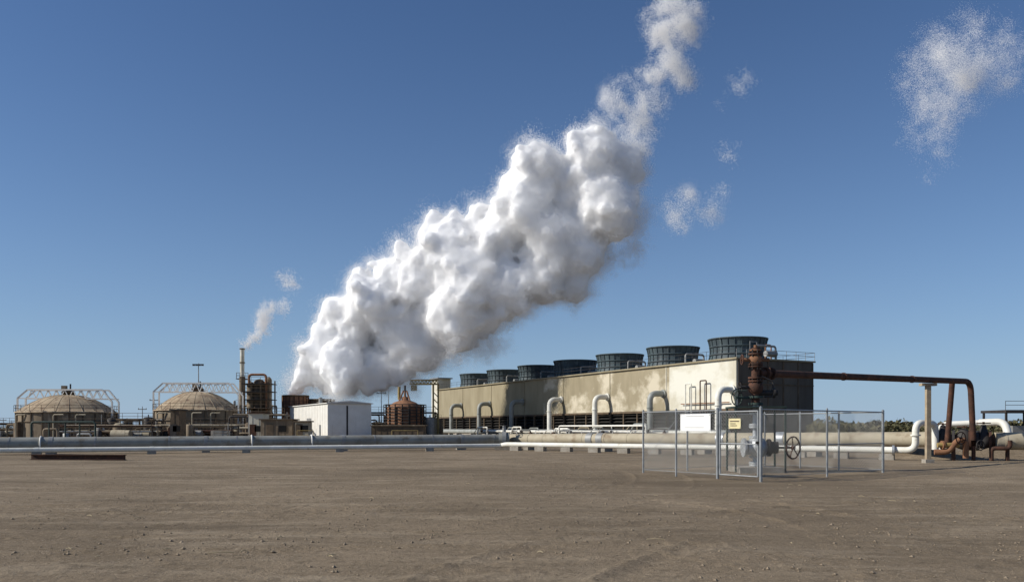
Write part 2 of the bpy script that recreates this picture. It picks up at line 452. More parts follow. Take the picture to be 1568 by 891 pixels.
p = pipeline('insulated_steam_pipeline', [b1, b2, b3], .4, 'beige', 'beige', 3.6)
for f in (.28, .31, .62, .75):
    c = Vector(b1).lerp(Vector(b2), f); d = (Vector(b2)-Vector(b1)).normalized()
    p.cyl(c-d*.25, c+d*.25, .44, 'greysteel' if f < .5 else 'silver', n=24)
p.make()
p = pipeline('insulated_steam_pipeline', [(X(1523, 40.6), 40.6, .95), (60, 34, .9)], .43, 'beige', 'beige', 3.6)
p.make()
p = pipeline('white_water_pipeline', [(-60, 38.5, .3), (X(0, 48), 48, .28), (X(768, 59.3), 59.3, .32)], .15, 'whitepipe', 'whitepipe', 3.0)
p.make()
p = B('white_water_pipeline')
w0 = (X(775, 59), 59, .42); w1 = (X(1402, 41), 41, .48)
p.tube([(X(768, 59.3), 59.35, .34), w0, w1, (w1[0], w1[1], 1.85), (w1[0]+1.3, w1[1]+.6, 1.85), (w1[0]+1.3, w1[1]+.6, .5)], .165, 'whitepipe', .45, 18)
for i in range(12):
    c = Vector(w0).lerp(Vector(w1), (i+.4)/12); p.box((c.x, c.y, .12), (.7, .5, .34), 'concrete', -.55)
p.cyl((w1[0], w1[1], 1.2), (w1[0], w1[1], 1.28), .24, 'whitepipe'); p.cyl((w1[0]-.9, w1[1]+.6, .47), (w1[0]-.8, w1[1]+.55, .47), .25, 'silver')
p.make()
j = B('pipeline_valve_station')
jc = Vector((X(772, 60.5), 60.5, .75))
j.cyl(jc-Vector((.15, 0, 0)), jc+Vector((.15, 0, 0)), .6, 'greysteel', n=24)
j.cyl(jc+Vector((-.4, 0, 0)), jc+Vector((.4, 0, 0)), .5, 'galv', n=24)
j.cyl(jc, jc+Vector((0, 0, 1.0)), .13, 'greysteel'); j.wheel(jc+Vector((0, 0, 1.05)), (0, 0, 1), .32, 'darksteel')
j.box((jc.x, jc.y, .08), (1.4, 1.4, .3), 'concrete')
j.make()

s_ = B('steel_beam')
pa = Vector((X(48, 41), 41, .07)); pb = Vector((X(192, 40.5), 40.5, .07))
d = (pb-pa)
for z, w in ((.03, .26), (.27, .26)):
    s_.frame((pa.x, pa.y), (d.x/d.length, d.y/d.length), (-d.y/d.length, d.x/d.length), 0, d.length, -w/2, w/2, z-.02, z+.01, 'rust')
s_.frame((pa.x, pa.y), (d.x/d.length, d.y/d.length), (-d.y/d.length, d.x/d.length), 0, d.length, -.015, .015, .04, .25, 'rust')
s_.make()

# ------------------------------------------------------------------ fenced wellhead
Nn = Vector((7.62, 25.0)); Lf = Vector((X(985, 29.6), 29.6)); Rt = Vector((X(1352, 29.6), 29.6)); Fr = Lf+Rt-Nn
fe = B('chain_link_fence')
FH = 2.17
def panel(b, A, Bq, z0, z1, sp=.115, w=.0035, k='wire'):
    L_ = (Bq-A).length; d = (Bq-A)/L_; hh = z1-z0
    nrm = Vector((-d.y, d.x))*.003
    def seg(u0, v0, u1, v1, off):
        p = Vector((A.x+d.x*u0+off*nrm.x, A.y+d.y*u0+off*nrm.y, z0+v0)); q = Vector((A.x+d.x*u1+off*nrm.x, A.y+d.y*u1+off*nrm.y, z0+v1))
        b.cyl(p, q, w, k, n=3, caps=False)
    n_ = int((L_+hh)/sp)
    for i in range(n_+1):
        c = -hh+i*sp
        u0, u1 = max(0, c), min(L_, c+hh)
        if u1 > u0:
            seg(u0, u0-c, u1, u1-c, 1)
            seg(L_-u0, u0-c, L_-u1, u1-c, -1)
def post(b, p, r=.038, h=FH+.05, k='fence'):
    b.cyl((p.x, p.y, -.1), (p.x, p.y, h), r, k, n=12); b.cyl((p.x, p.y, h), (p.x, p.y, h+.05), r*1.2, k, r2=.01, n=12)
def hrail(b, A, Bq, z, r=.022): b.cyl((A.x, A.y, z), (Bq.x, Bq.y, z), r, 'fence', n=8)
G = Nn.lerp(Lf, .33)
for A, Bq in ((G, Lf), (Lf, Fr), (Fr, Rt), (Rt, Nn)):
    panel(fe, A, Bq, .06, FH-.03); hrail(fe, A, Bq, FH); hrail(fe, A, Bq, .1, .008)
for q in (Nn, Lf, Rt, Fr, G, Lf.lerp(G, .47), Nn.lerp(Rt, .5), Lf.lerp(Fr, .33), Lf.lerp(Fr, .66), Fr.lerp(Rt, .33), Fr.lerp(Rt, .66)):
    post(fe, q, .048 if q in (Nn, G, Rt) else .035)
hrail(fe, Nn.lerp(Rt, .5), Rt, 1.05, .016); hrail(fe, G, Lf, 1.05, .012)
fe.beam((Lf.x, Lf.y, .3), (Lf.lerp(G, .47).x, Lf.lerp(G, .47).y, 1.9), .012, 'fence')
fe.make()
ga = B('fence_gate')
g0 = Nn.lerp(G, .06); g1 = Nn.lerp(G, .94)
panel(ga, g0, g1, .12, FH-.08)
for q in (g0, g1): ga.cyl((q.x, q.y, .1), (q.x, q.y, FH-.05), .03, 'fence', n=10)
for z in (.1, 1.1, FH-.05): hrail(ga, g0, g1, z, .024)
for z in (.4, 1.7): ga.box((g1.x-.03, g1.y+.03, z), (.12, .1, .08), 'fence')
ga.box((g0.x, g0.y-.04, 1.15), (.16, .08, .08), 'darksteel')
ga.make()
def sign(name, A, Bq, f0, f1, z0, z1, k, lines):
    b = B(name)
    p = A.lerp(Bq, f0); q = A.lerp(Bq, f1); d = (q-p).normalized(); nr = Vector((d.y, -d.x))
    if nr.y > 0: nr = -nr
    o = p+nr*.05; L_ = (q-p).length
    b.frame(o, d, nr, 0, L_, 0, .012, z0, z1, k)
    for a, c_, z, h in lines:
        b.frame(o, d, nr, a*L_, c_*L_, .0122, .016, z0+z*(z1-z0), z0+(z+h)*(z1-z0), 'ink')
    for a in (.03, .97):
        for zz in (z0+.03, z1-.05): b.frame(o, d, nr, a*L_-.012, a*L_+.012, -.04, .02, zz, zz+.02, 'fence')
    return b.make()
sign('warning_sign', Lf, G, .545, .93, 1.50, 2.07, 'sign', [(.2, .8, .86, .015), (.14, .8, .2, .012)])
sign('warning_sign', G, Nn, .3, .58, 1.58, 1.9, 'signy', [(.12, .88, .68, .1), (.15, .6, .45, .08), (.15, .7, .25, .08)])

wx, wy = X(1157, 30.2), 30.2
w = B('wellhead_valve_tree')
def fl(z, r=.2, h=.07, k='silver'): w.cyl((wx, wy, z), (wx, wy, z+h), r, k, n=20)
w.box((wx, wy, .05), (1.6, 1.6, .25), 'concrete')
w.cyl((wx, wy, 0), (wx, wy, 2.6), .11, 'silver')
for z in (.2, .29, .5, 1.15, 1.24, 1.6, 1.69, 2.1, 2.19): fl(z, .24)
w.cyl((wx-.02, wy, .72), (wx+.02, wy, 1.05), .22, 'silver', n=16)
w.cyl((wx-.35, wy-.1, .88), (wx+.25, wy-.1, .88), .27, 'silver', n=20)
w.lathe((wx+.05, wy-.1, .88), [(0.01, -.36), (.2, -.34), (.33, -.18), (.36, 0), (.33, .18), (.2, .34), (.01, .36)], 'silver', 20)
w.cyl((wx-.5, wy-.1, .88), (wx-.42, wy-.1, .88), .35, 'silver', n=20); w.cyl((wx+.42, wy-.1, .88), (wx+.5, wy-.1, .88), .32, 'darksteel', n=20)
w.cyl((wx+.5, wy-.1, .88), (wx+.78, wy-.15, .88), .22, 'darksteel', n=16)
w.cyl((wx+.7, wy-.15, .88), (wx+1.25, wy-.4, .88), .04, 'darksteel', n=8)
w.wheel((wx+1.25, wy-.4, .88), (.55, -.8, 0), .4, 'rust', 5, .028)
for z in (2.45, 2.7): fl(z, .27, .08, 'green')
w.cyl((wx, wy, 2.5), (wx, wy, 4.55), .15, 'rust', n=18)
w.lathe((wx, wy, 0), [(.15, 2.85), (.26, 2.95), (.28, 3.1), (.24, 3.25), (.15, 3.3)], 'rust', 18)
for z in (3.3, 3.42, 3.84, 3.93, 4.3): fl(z, .27, .06, 'rust')
w.lathe((wx, wy, 0), [(.15, 3.95), (.22, 4.02), (.22, 4.22), (.15, 4.3)], 'rustlight', 18)
for z in (3.33, 3.87, 4.33):
    for g in range(8):
        ga_ = g*math.pi/4; w.cyl((wx+.23*math.cos(ga_), wy+.23*math.sin(ga_), z-.1), (wx+.23*math.cos(ga_), wy+.23*math.sin(ga_), z+.16), .022, 'darksteel', n=6)
fl(4.44, .23, .06, 'rustlight'); w.cyl((wx, wy, 4.5), (wx, wy, 4.66), .07, 'rustlight')
w.cyl((wx-.5, wy, 4.12), (wx+.5, wy, 4.12), .06, 'rustlight'); w.wheel((wx-.5, wy, 4.12), (1, 0, 0), .18, 'rust')
w.cyl((wx-.6, wy-.1, 3.1), (wx, wy, 3.1), .06, 'darksteel'); w.wheel((wx-.62, wy-.15, 3.1), (.8, -.6, 0), .22, 'darksteel', 5, .02)
w.tube([(wx+.3, wy-.1, 2.75), (wx+.62, wy-.1, 2.75), (wx+.62, wy-.1, 3.3), (wx+.2, wy-.1, 3.5)], .035, 'darksteel', .1, 8)
w.wheel((wx-.75, wy-.2, 2.72), (.6, -.8, 0), .3, 'green', 4, .02); w.cyl((wx-.75, wy-.2, 2.72), (wx, wy, 2.72), .05, 'green')
w.cyl((wx+.1, wy, 2.9), (wx+.8, wy, 2.9), .1, 'darksteel'); w.cyl((wx+.62, wy, 2.9), (wx+.7, wy, 2.9), .2, 'darksteel')
w.box((wx, wy, 2.36), (1.9, 1.3, .06), 'green')
for a, b in ((-.9, -.6), (.9, -.6), (-.9, .6), (.9, .6)): w.beam((wx+a, wy+b, 0), (wx+a, wy+b, 2.33), .06, 'green')
w.tube([(wx-.9, wy-.6, 2.39), (wx-.9, wy-.6, 2.95), (wx-.5, wy-.6, 2.95)], .02, 'green', .1, 6)
w.make()
lp = B('rusty_flow_pipe')
e1 = (X(1486, 40.5), 40.5, 3.9)
lp.tube([(wx+.15, wy, 3.62), e1, (e1[0]+.25, e1[1]+.2, 1.0)], .14, 'rust', .55, 18)
lp.tube([(X(1459, 39.7), 39.75, 3.86), (X(1459, 39.7), 40.2, .9)], .13, 'rust', None, 16)
for q in (.02, .04, .33, .66):
    a = Vector((wx+.15, wy, 3.62)).lerp(Vector(e1), q); d = (Vector(e1)-Vector((wx, wy, 3.62))).normalized()
    lp.cyl(a-d*.04, a+d*.04, .24 if q < .1 else .165, 'rust', n=18)
lp.make()
sp = B('pipe_support_post')
sx, sy = X(1421, 37.9), 37.9
sp.box((sx, sy, 1.75), (.2, .2, 3.6), 'post'); sp.box((sx, sy, 3.61), (.7, .3, .12), 'post')
sp.box((sx, sy, .05), (.4, .4, .2), 'concrete')
sp.make()
m = B('valve_manifold')
mx0 = X(1455, 41); my = 41
m.cyl((mx0-.3, 42, 1.0), (X(1525, 40.6), 40.7, .95), .3, 'rust', n=20)
for i, f in enumerate((.05, .25, .33, .6, .72, .93)):
    c = Vector((mx0-.3, 42, 1.0)).lerp(Vector((X(1525, 40.6), 40.7, .95)), f); d = Vector((.86, -.5, 0)).normalized()
    m.cyl(c-d*.06, c+d*.06, .5, 'rust' if i % 2 else 'darksteel', n=22)
for f, rr, zt in ((.15, .38, 1.75), (.5, .42, 1.6), (.82, .36, 1.8)):
    c = Vector((mx0-.3, 42, 1.0)).lerp(Vector((X(1525, 40.6), 40.7, .95)), f)
    m.lathe((c.x, c.y, c.z), [(.01, -rr*1.2), (rr*.8, -rr*.9), (rr*1.15, 0), (rr*.8, rr*.9), (.2, rr*1.2), (.1, zt-1.0), (.01, zt-1.0)], 'darksteel', 20)
    m.wheel((c.x, c.y, zt+.05), (0, 0, 1), .3, 'rust')
m.tube([(mx0-.9, my-.2, .4), (mx0-.3, my-.4, .4), (mx0+.1, my-.5, 1.0), (mx0+.5, my-.5, 1.0), (mx0+.5, my-.5, .1)], .14, 'rustlight', .3)
m.wheel((mx0+.1, my-.8, 1.1), (.3, -.9, 0), .3, 'rust')
m.wheel((mx0+1.0, my-.9, .75), (.3, -.9, 0), .24, 'darksteel')
for a in (0, .9, 1.7, 2.4): m.beam((mx0+a, my-.3-a*.2, -.1), (mx0+a, my-.3-a*.2, .7), .14, 'rust')
m.cyl((mx0-.8, my-.3, .75), (mx0+.2, my-.45, .75), .12, 'yellow'); m.cyl((mx0-.6, my-.3, .75), (mx0-.5, my-.3, .75), .22, 'rustlight')
m.tube([(mx0+1.6, my-.8, 0), (mx0+1.6, my-.8, .6), (mx0+2.4, my-1.0, .6), (mx0+2.4, my-1.0, 1.0)], .1, 'rust', .2)
m.make()
p = B('white_vent_pipe')
p.tube([(X(1500, 46), 46, 1.9), (X(1538, 45), 45, 1.95), (X(1544, 44.6), 44.6, 1.2), (X(1544, 44.6), 44.6, 0)], .2, 'whitepipe', .5)
p.tube([(X(1500, 46), 46, 1.9), (X(1440, 47), 47, 1.8), (X(1440, 47), 47, 0)], .16, 'whitepipe', .4)
p.make()
cn = B('equipment_canopy')
cx, cyy = X(1560, 95), 95
cn.box((cx+2, cyy, Z(630, 95)), (10, 5, .3), 'darksteel')
for a in (-2.8, 2, 6.8):
    for b in (-2.2, 2.2): cn.beam((cx+a, cyy+b, -.1), (cx+a, cyy+b, Z(630, 95)-.15), .2, 'darksteel')
cn.box((cx+1, cyy+.5, .9), (4, 2, 1.9), 'greysteel')
cn.rail([(cx-3, cyy-2.4, Z(630, 95)+.15), (cx+7, cyy-2.4, Z(630, 95)+.15)], 'darksteel', 1.0)
cn.make()

# ------------------------------------------------------------------ plant on the left
def dome_tank(px0, px1, D, ywall, ytop, ytruss, seed):
    random.seed(seed)
    b = B('domed_clarifier_tank')
    cx = X((px0+px1)/2, D); R = (px1-px0)/2/F*D; hw = Z(ywall, D); ht = Z(ytop, D)
    c = (cx, D, 0)
    b.lathe(c, [(R, -.1), (R, hw)], 'tanksteel', 48)
    b.lathe(c, [(R+.02, hw*.62), (R+.12, hw*.62), (R+.12, hw*.62+.15), (R+.02, hw*.62+.15)], 'brown', 48)
    pr = [(R+.25, hw-.05), (R+.25, hw+.12)]
    for i in range(9):
        q = i/8; pr.append((R*(1-q)+.9*q, hw+.12+(ht-hw)*math.sin(q*math.pi/2)**.9))
    b.lathe(c, pr, 'dome', 48)
    for j in range(24):
        g = 2*math.pi*j/24
        b.beam((cx+(R+.06)*math.cos(g), D+(R+.06)*math.sin(g), 0), (cx+(R+.06)*math.cos(g), D+(R+.06)*math.sin(g), hw-.06), .16, 'brown')
        for (r0, z0), (r1, z1) in zip(pr[1:-1], pr[2:]):
            b.beam((cx+r0*math.cos(g), D+r0*math.sin(g), z0), (cx+r1*math.cos(g), D+r1*math.sin(g), z1), .06, 'dome')
    b.lathe(c, [(.9, ht-.2), (.9, ht+.5), (1.1, ht+.5), (.5, ht+.95), (.01, ht+1.0)], 'brown', 16)
    b.box((cx-.3, D-.5, ht+1.2), (.7, .6, .8), 'tanksteel')
    b.cyl((cx+.4, D, ht+.8), (cx+.4, D, ht+1.9), .12, 'darksteel')
    pts = [(cx+(R+.3)*math.cos(2*math.pi*j/24), D+(R+.3)*math.sin(2*math.pi*j/24), hw+.1) for j in range(25)]
    b.rail(pts, 'brown', 1.0, 2.0, .06)
    zt = Z(ytruss, D); zb = Z(ytruss+13, D)
    for yy in (-1.1, 1.1):
        x0, x1 = cx-R-.3, cx+R+.5
        y_ = D+yy
        ends = [(x0, y_, 0), (x0, y_, zb), (x0+1.6, y_, zt), (x1-1.6, y_, zt), (x1, y_, zb-.6), (x1, y_, 0)]
        for p_, q_ in zip(ends[:-1], ends[1:]): b.beam(p_, q_, .22, 'white')
        b.beam((x0, y_, zb), (x1, y_, zb-.1), .17, 'white')
        n_ = 9
        for i in range(n_):
            xa = x0+1.6+(x1-x0-3.2)*i/n_; xb = x0+1.6+(x1-x0-3.2)*(i+1)/n_
            b.beam((xa, y_, zb), ((xa+xb)/2, y_, zt), .11, 'white'); b.beam(((xa+xb)/2, y_, zt), (xb, y_, zb), .11, 'white')
    for g in (-2.2, -1.3, -.9):
        qx, qy = cx+(R+.35)*math.cos(g), D+(R+.35)*math.sin(g)
        b.box((qx, qy, 1.2), (1.3, .7, 2.4), random.choice(['brown', 'greysteel', 'tanksteel']), g+1.57)
        b.tube([(qx, qy-.5, 0), (qx, qy-.5, hw*.9), (qx+1.5, qy-.5, hw*.9)], .1, 'beige', .3, 8)
    b.make()
dome_tank(36, 172, 130, 632, 606, 597, 1)
dome_tank(242, 364, 138, 629, 601, 587, 2)

def clutter(name, px0, px1, D, seed, maxy, n=26, ks=('brown', 'darksteel', 'rust', 'greysteel', 'tanksteel', 'beige')):
    random.seed(seed)
    b = B(name); x0, x1 = X(px0, D), X(px1, D); zm = Z(maxy, D)
    nb = max(2, int((x1-x0)/4))
    for i in range(nb+1):
        x = x0+(x1-x0)*i/nb
        for yy in (-1.5, 1.5): b.beam((x, D+yy, -.1), (x, D+yy, zm*.7), .2, 'darksteel')
        b.beam((x, D-1.5, zm*.7), (x, D+1.5, zm*.7), .2, 'darksteel')
    for lev in (.38, .7):
        for yy in (-1.5, -.8, 0, .7, 1.5):
            b.cyl((x0, D+yy, zm*lev+.15), (x1, D+yy, zm*lev+.15), random.uniform(.08, .2), random.choice(ks), n=8)
        b.rail([(x0, D-1.7, zm*lev+.1), (x1, D-1.7, zm*lev+.1)], 'brown', 1.1, 2.0, .06)
    for i in range(n):
        x = random.uniform(x0, x1); y = D+random.uniform(-4, 4); h = zm*random.uniform(.3, 1)*random.uniform(.6, 1); t_ = random.random(); k = random.choice(ks)
        if t_ < .3:
            r = random.uniform(.35, .9); b.lathe((x, y, 0), [(r, 0), (r, h*.85), (r*.7, h*.93), (.01, h*.95)], k, 16)
            b.cyl((x, y, h*.9), (x, y, h*1.05), .08, k)
        elif t_ < .55:
            x2 = x+random.uniform(-3, 3); b.tube([(x, y, 0), (x, y, h), (x2, y, h), (x2, y+.1, h*.3)], random.uniform(.08, .2), k, .4, 8)
        elif t_ < .75:
            b.box((x, y, h*.3), (random.uniform(1, 3), random.uniform(1, 2), h*.6), k); b.rail([(x-1, y-1, h*.6), (x+1, y-1, h*.6)], 'brown', .9, 1, .05)
        elif t_ < .9:
            b.cyl((x-1.3, y, h*.45), (x+1.3, y, h*.45), random.uniform(.4, .7), k, n=16)
            for a in (-.8, .8): b.beam((x+a, y, 0), (x+a, y, h*.4), .25, 'concrete')
        else:
            b.cyl((x, y, 0), (x, y, h*1.15), .06, 'greysteel', n=6); b.beam((x, y, 0), (x+1.5, y, h*.6), .08, 'brown')
    b.make()
clutter('process_piping', 172, 242, 128, 11, 633, 34)
clutter('process_piping', 362, 440, 132, 12, 622, 34)
clutter('process_piping', 366, 420, 150, 13, 603, 26)
clutter('process_piping', 565, 668, 150, 14, 618, 56)
clutter('process_piping', 5, 60, 150, 15, 642, 14)
clutter('process_piping', 100, 240, 118, 16, 646, 30)
clutter('process_piping', 245, 360, 122, 17, 645, 30)

b = B('exhaust_stack')
D = 150; xx = X(371, D)
b.cyl((xx, D, 0), (xx, D, Z(578, D)), .55, 'tanksteel', n=18); b.cyl((xx, D, Z(580, D)), (xx, D, Z(533, D)), .38, 'pale', n=18)
for yv in (535, 556, 578): b.cyl((xx, D, Z(yv, D)), (xx, D, Z(yv, D)+.2), .5, 'brown', n=18)
b.torus((xx, D, Z(580, D)), (0, 0, 1), 1.1, .06, 'darksteel')
b.rail([(xx+1.1*math.cos(a*.785), D+1.1*math.sin(a*.785), Z(580, D)) for a in range(9)], 'brown', 1.1, 1, .05)
b.make()
b = B('scrubber_tower')
for px_, yt, r in ((384, 584, .7), (397, 580, .95), (412, 577, .5)):
    x = X(px_, 146); zt = Z(yt, 146)
    b.lathe((x, 146, 0), [(r, 0), (r, zt-.5), (r*.6, zt-.15), (.01, zt)], 'tanksteel' if r < .8 else 'brown', 18)
for px_ in (378, 404, 416):
    for yy in (144.5, 148): b.beam((X(px_, 146), yy, 0), (X(px_, 146), yy, Z(582, 146)), .2, 'brown')
for yv in (640, 625, 612, 600, 588):
    z = Z(yv, 146); b.box((X(397, 146), 146, z), (5.2, 4, .12), 'darksteel')
    b.rail([(X(376, 146), 144, z+.05), (X(418, 146), 144, z+.05)], 'brown', 1.1, 1.3, .07)
b.tube([(X(384, 146), 145, Z(590, 146)), (X(384, 146), 145, Z(574, 146)), (X(410, 146), 145, Z(574, 146)), (X(410, 146), 145, 2)], .22, 'rustlight', .6, 10)
b.make()
def mast(px_, yt, D, head=True, r=.1):
    b = B('light_mast' if head else 'utility_pole'); x = X(px_, D); z = Z(yt, D)
    b.cyl((x, D, 0), (x, D, z), r*1.5, 'greysteel', r2=r*.7, n=8)
    if head:
        b.beam((x-.8, D, z-.2), (x+.8, D, z-.2), .1, 'greysteel')
        for a in (-.75, -.25, .25, .75): b.box((x+a, D-.2, z-.3), (.35, .3, .3), 'darksteel')
    else:
        b.beam((x-.9, D, z-.6), (x+.9, D, z-.6), .14, 'brown')
        for a in (-.8, 0, .8): b.cyl((x+a, D, z-.6), (x+a, D, z-.3), .06, 'greysteel', n=6)
    b.make()
mast(304, 556, 140)
mast(236, 608, 160, False); mast(218, 622, 170, False); mast(595, 586, 160, False, .08); mast(584, 597, 150, False, .07); mast(5, 640, 240, False); mast(18, 643, 300, False)

for px0, px1, yt, D in ((433, 472, 605, 150), (470, 512, 611, 152)):
    b = B('steam_vent_tank'); cx = X((px0+px1)/2, D); R = (px1-px0)/2/F*D; zt = Z(yt, D)
    b.lathe((cx, D, 0), [(R, 0), (R, zt), (R-.1, zt), (R-.1, zt-1.5), (.01, zt-1.5)], 'rustlight' if px0 < 450 else 'brown', 36)
    for z in (zt*.35, zt*.7, zt-.25): b.lathe((cx, D, 0), [(R, z), (R+.14, z), (R+.14, z+.2), (R, z+.2)], 'brown', 36)
    for j in range(18):
        g = j*math.pi/9; b.beam((cx+(R+.05)*math.cos(g), D+(R+.05)*math.sin(g), 0), (cx+(R+.05)*math.cos(g), D+(R+.05)*math.sin(g), zt), .14, 'rust')
    b.rail([(cx+(R+.1)*math.cos(a*.628), D+(R+.1)*math.sin(a*.628), zt*.7) for a in range(11)], 'darksteel', 1.1, 1.5, .06)
    b.make()

o = (X(502, 125), 125.0)
b = B('white_metal_building')
WL, WW, WH = 28.6, 6.9, 5.35
b.frame(o, U, Wd, 0, WL, 0, WW, -.1, WH, 'white')
rf = []
for a in (-.25, WL+.25):
    for bb, z in ((-.25, WH+.003), (WW/2, WH+.35), (WW+.25, WH+.003)):
        rf.append((o[0]+U[0]*a+Wd[0]*bb, o[1]+U[1]*a+Wd[1]*bb, z))
rf += [(x, y, z+.12) for x, y, z in rf]
b.add(rf, [(6, 7, 10, 9), (7, 8, 11, 10), (0, 6, 9, 3), (0, 2, 1), (3, 4, 5), (2, 5, 11, 8), (0, 2, 8, 7, 6), (3, 9, 10, 11, 5)], 'white')
for i in range(29): b.frame(o, U, Wd, i*1.0-.04+.1, i*1.0+.04+.1, -.035, -.002, 0, WH-.02, 'white')
b.frame(o, U, Wd, -.06, -.004, 2.9, 3.15, 0, WH-.3, 'darksteel')
b.frame(o, U, Wd, -.06, -.004, 4.4, 6.2, 0, 3.3, 'white')
b.frame(o, U, Wd, -.09, -.06, .7, 1.6, 0, 2.1, 'white')
b.frame(o, U, Wd, 4, 5, -.08, -.036, 0, 2.1, 'greysteel')
b.frame(o, U, Wd, 10, 13, -.07, -.036, 0, 3.2, 'greysteel')
b.cyl((o[0]-3, o[1]+8, WH), (o[0]-3, o[1]+8, WH+1.2), .3, 'greysteel')
b.make()
def hut(name, px0, px1, yt, D, depth, k, kr, door=True):
    b = B(name); x0, x1 = X(px0, D), X(px1, D); z = Z(yt, D)
    b.box(((x0+x1)/2, D+depth/2, z/2-.05), (x1-x0, depth, z+.1), k)
    b.box(((x0+x1)/2, D+depth/2, z+.09), (x1-x0+.4, depth+.4, .16), kr)
    if door: b.box((x0+(x1-x0)*.3, D-.02, 1.05), (.9, .06, 2.1), kr); b.box((x0+(x1-x0)*.7, D-.02, 1.5), (1.0, .06, .8), 'black')
    n_ = int((x1-x0)/.9)
    for i in range(n_): b.box((x0+.45+i*.9, D-.015, z/2), (.05, .03, z-.1), k)
    b.make()
hut('control_hut', 381, 402, 633, 112, 3, 'pale', 'rust'); hut('equipment_shed', 399, 447, 643, 108, 3, 'tanksteel', 'brown')
hut('block_wall_shed', 569, 648, 652, 120, 4, 'brown', 'tanksteel', False); hut('pump_shed', 452, 472, 646, 106, 2, 'beige', 'brown')
hut('motor_control_hut', 262, 274, 628, 112, 2.5, 'brown', 'darksteel')

b = B('orange_reactor_tank'); D = 142; cx = X(620, D); R = 28/F*D
zt = Z(624, D)
b.lathe((cx, D, 0), [(R, 0), (R, zt), (R*.6, Z(616, D)), (.6, Z(612, D)), (.6, Z(608, D)), (.01, Z(606, D))], 'rustlight', 32)
for j in range(16):
    g = j*math.pi/8; b.beam((cx+(R+.1)*math.cos(g), D+(R+.1)*math.sin(g), 0), (cx+(R+.1)*math.cos(g), D+(R+.1)*math.sin(g), zt+.4), .2, 'darksteel')
for z in (zt*.1, zt*.3, zt*.5, zt*.7, zt*.9): b.rail([(cx+(R+.5)*math.cos(a*.628), D+(R+.5)*math.sin(a*.628), z) for a in range(11)], 'darksteel', 1.0, 1.2, .14)
for a in (-1.3, 0, 1.4): b.cyl((cx+a, D-1, zt), (cx+a*.2, D, Z(598, D)), .14, 'rustlight', n=8)
b.cyl((cx, D, Z(610, D)), (cx, D, Z(590, D)), .18, 'darksteel', n=8); b.cyl((cx-1, D, Z(612, D)), (cx-1, D, Z(592, D)), .25, 'yellow', n=8)
b.make()
b = B('gantry_crane'); D = 148; z1, z0 = Z(582, D), Z(588, D)
xa, xb = X(628, D), X(671, D)
for yy in (D-.6, D+.6):
    b.beam((xa, yy, z1), (xb, yy, z1), .22, 'yellow'); b.beam((xa, yy, z0), (xb, yy, z0), .22, 'yellow')
    for i in range(8):
        p0 = xa+(xb-xa)*i/8; p1 = xa+(xb-xa)*(i+1)/8; b.beam((p0, yy, z0), ((p0+p1)/2, yy, z1), .1, 'yellow'); b.beam(((p0+p1)/2, yy, z1), (p1, yy, z0), .1, 'yellow')
for xx in (xb, xb-.9): b.beam((xx, D, 0), (xx, D, z0), .3, 'yellow')
for yv in (600, 610, 620, 632): b.beam((xb-.9, D, Z(yv, D)), (xb, D, Z(yv+8, D)), .14, 'yellow')
b.box((xa+.7, D, z0-.7), (1.0, 1.0, 1.0), 'yellow')
b.make()
b = B('pipe_gate'); D = 100
b.tube([(X(48, D), D, -.1), (X(48, D), D, Z(646, D)), (X(146, D), D, Z(646, D)), (X(146, D), D, -.1)], .12, 'green', .4, 10)
for px_ in (75, 100, 122): b.cyl((X(px_, D), D, 0), (X(px_, D), D, Z(646, D)), .09, 'green', n=8)
b.make()
b = B('yard_railing'); D = 96
for px0, px1 in ((455, 480), (600, 640), (820, 985)):
    b.rail([(X(px0, D), D, 0), (X(px1, D), D, 0)], 'yellow' if px0 < 700 else 'white', 1.3, 1.6, .07)
b.make()

# ------------------------------------------------------------------ scrub vegetation
def scrub(name, regions, seed):
    r = np.random.default_rng(seed); vs = []
    for (px0, px1, D0, D1, hmax, n) in regions:
        Dm = D0+(D1-D0)*r.random(n); pxx = px0+(px1-px0)*r.random(n); x = (pxx-784)/F*Dm
        top = hmax*np.clip(.25+1.3*(fbm2(x*.18, Dm*.18, 4, seed)-.3), .1, 1)
        z = top*r.random(n)**.7
        sz_ = .1+.22*r.random(n)
        a = r.random((n, 3))-.5; a /= np.linalg.norm(a, axis=1)[:, None]
        b_ = r.random((n, 3))-.5; b_ = np.cross(a, b_); b_ /= np.linalg.norm(b_, axis=1)[:, None]
        c_ = np.stack([x, Dm, z], 1)
        vs.append(np.stack([c_-a*sz_[:, None], c_-b_*sz_[:, None]*.6, c_+a*sz_[:, None], c_+b_*sz_[:, None]*.6], 1))
    vs = np.concatenate(vs); q = np.arange(len(vs)*4).reshape(-1, 4)
    np_mesh(name, vs.reshape(-1, 3), q, M['leaf'], False)
scrub('desert_scrub', [(1235, 1800, 95, 135, 3.2, 60000), (-200, 45, 170, 230, 2.6, 14000)], 3)
scrub('distant_tree_line', [(-400, 2000, 420, 520, 5.0, 60000)], 6)

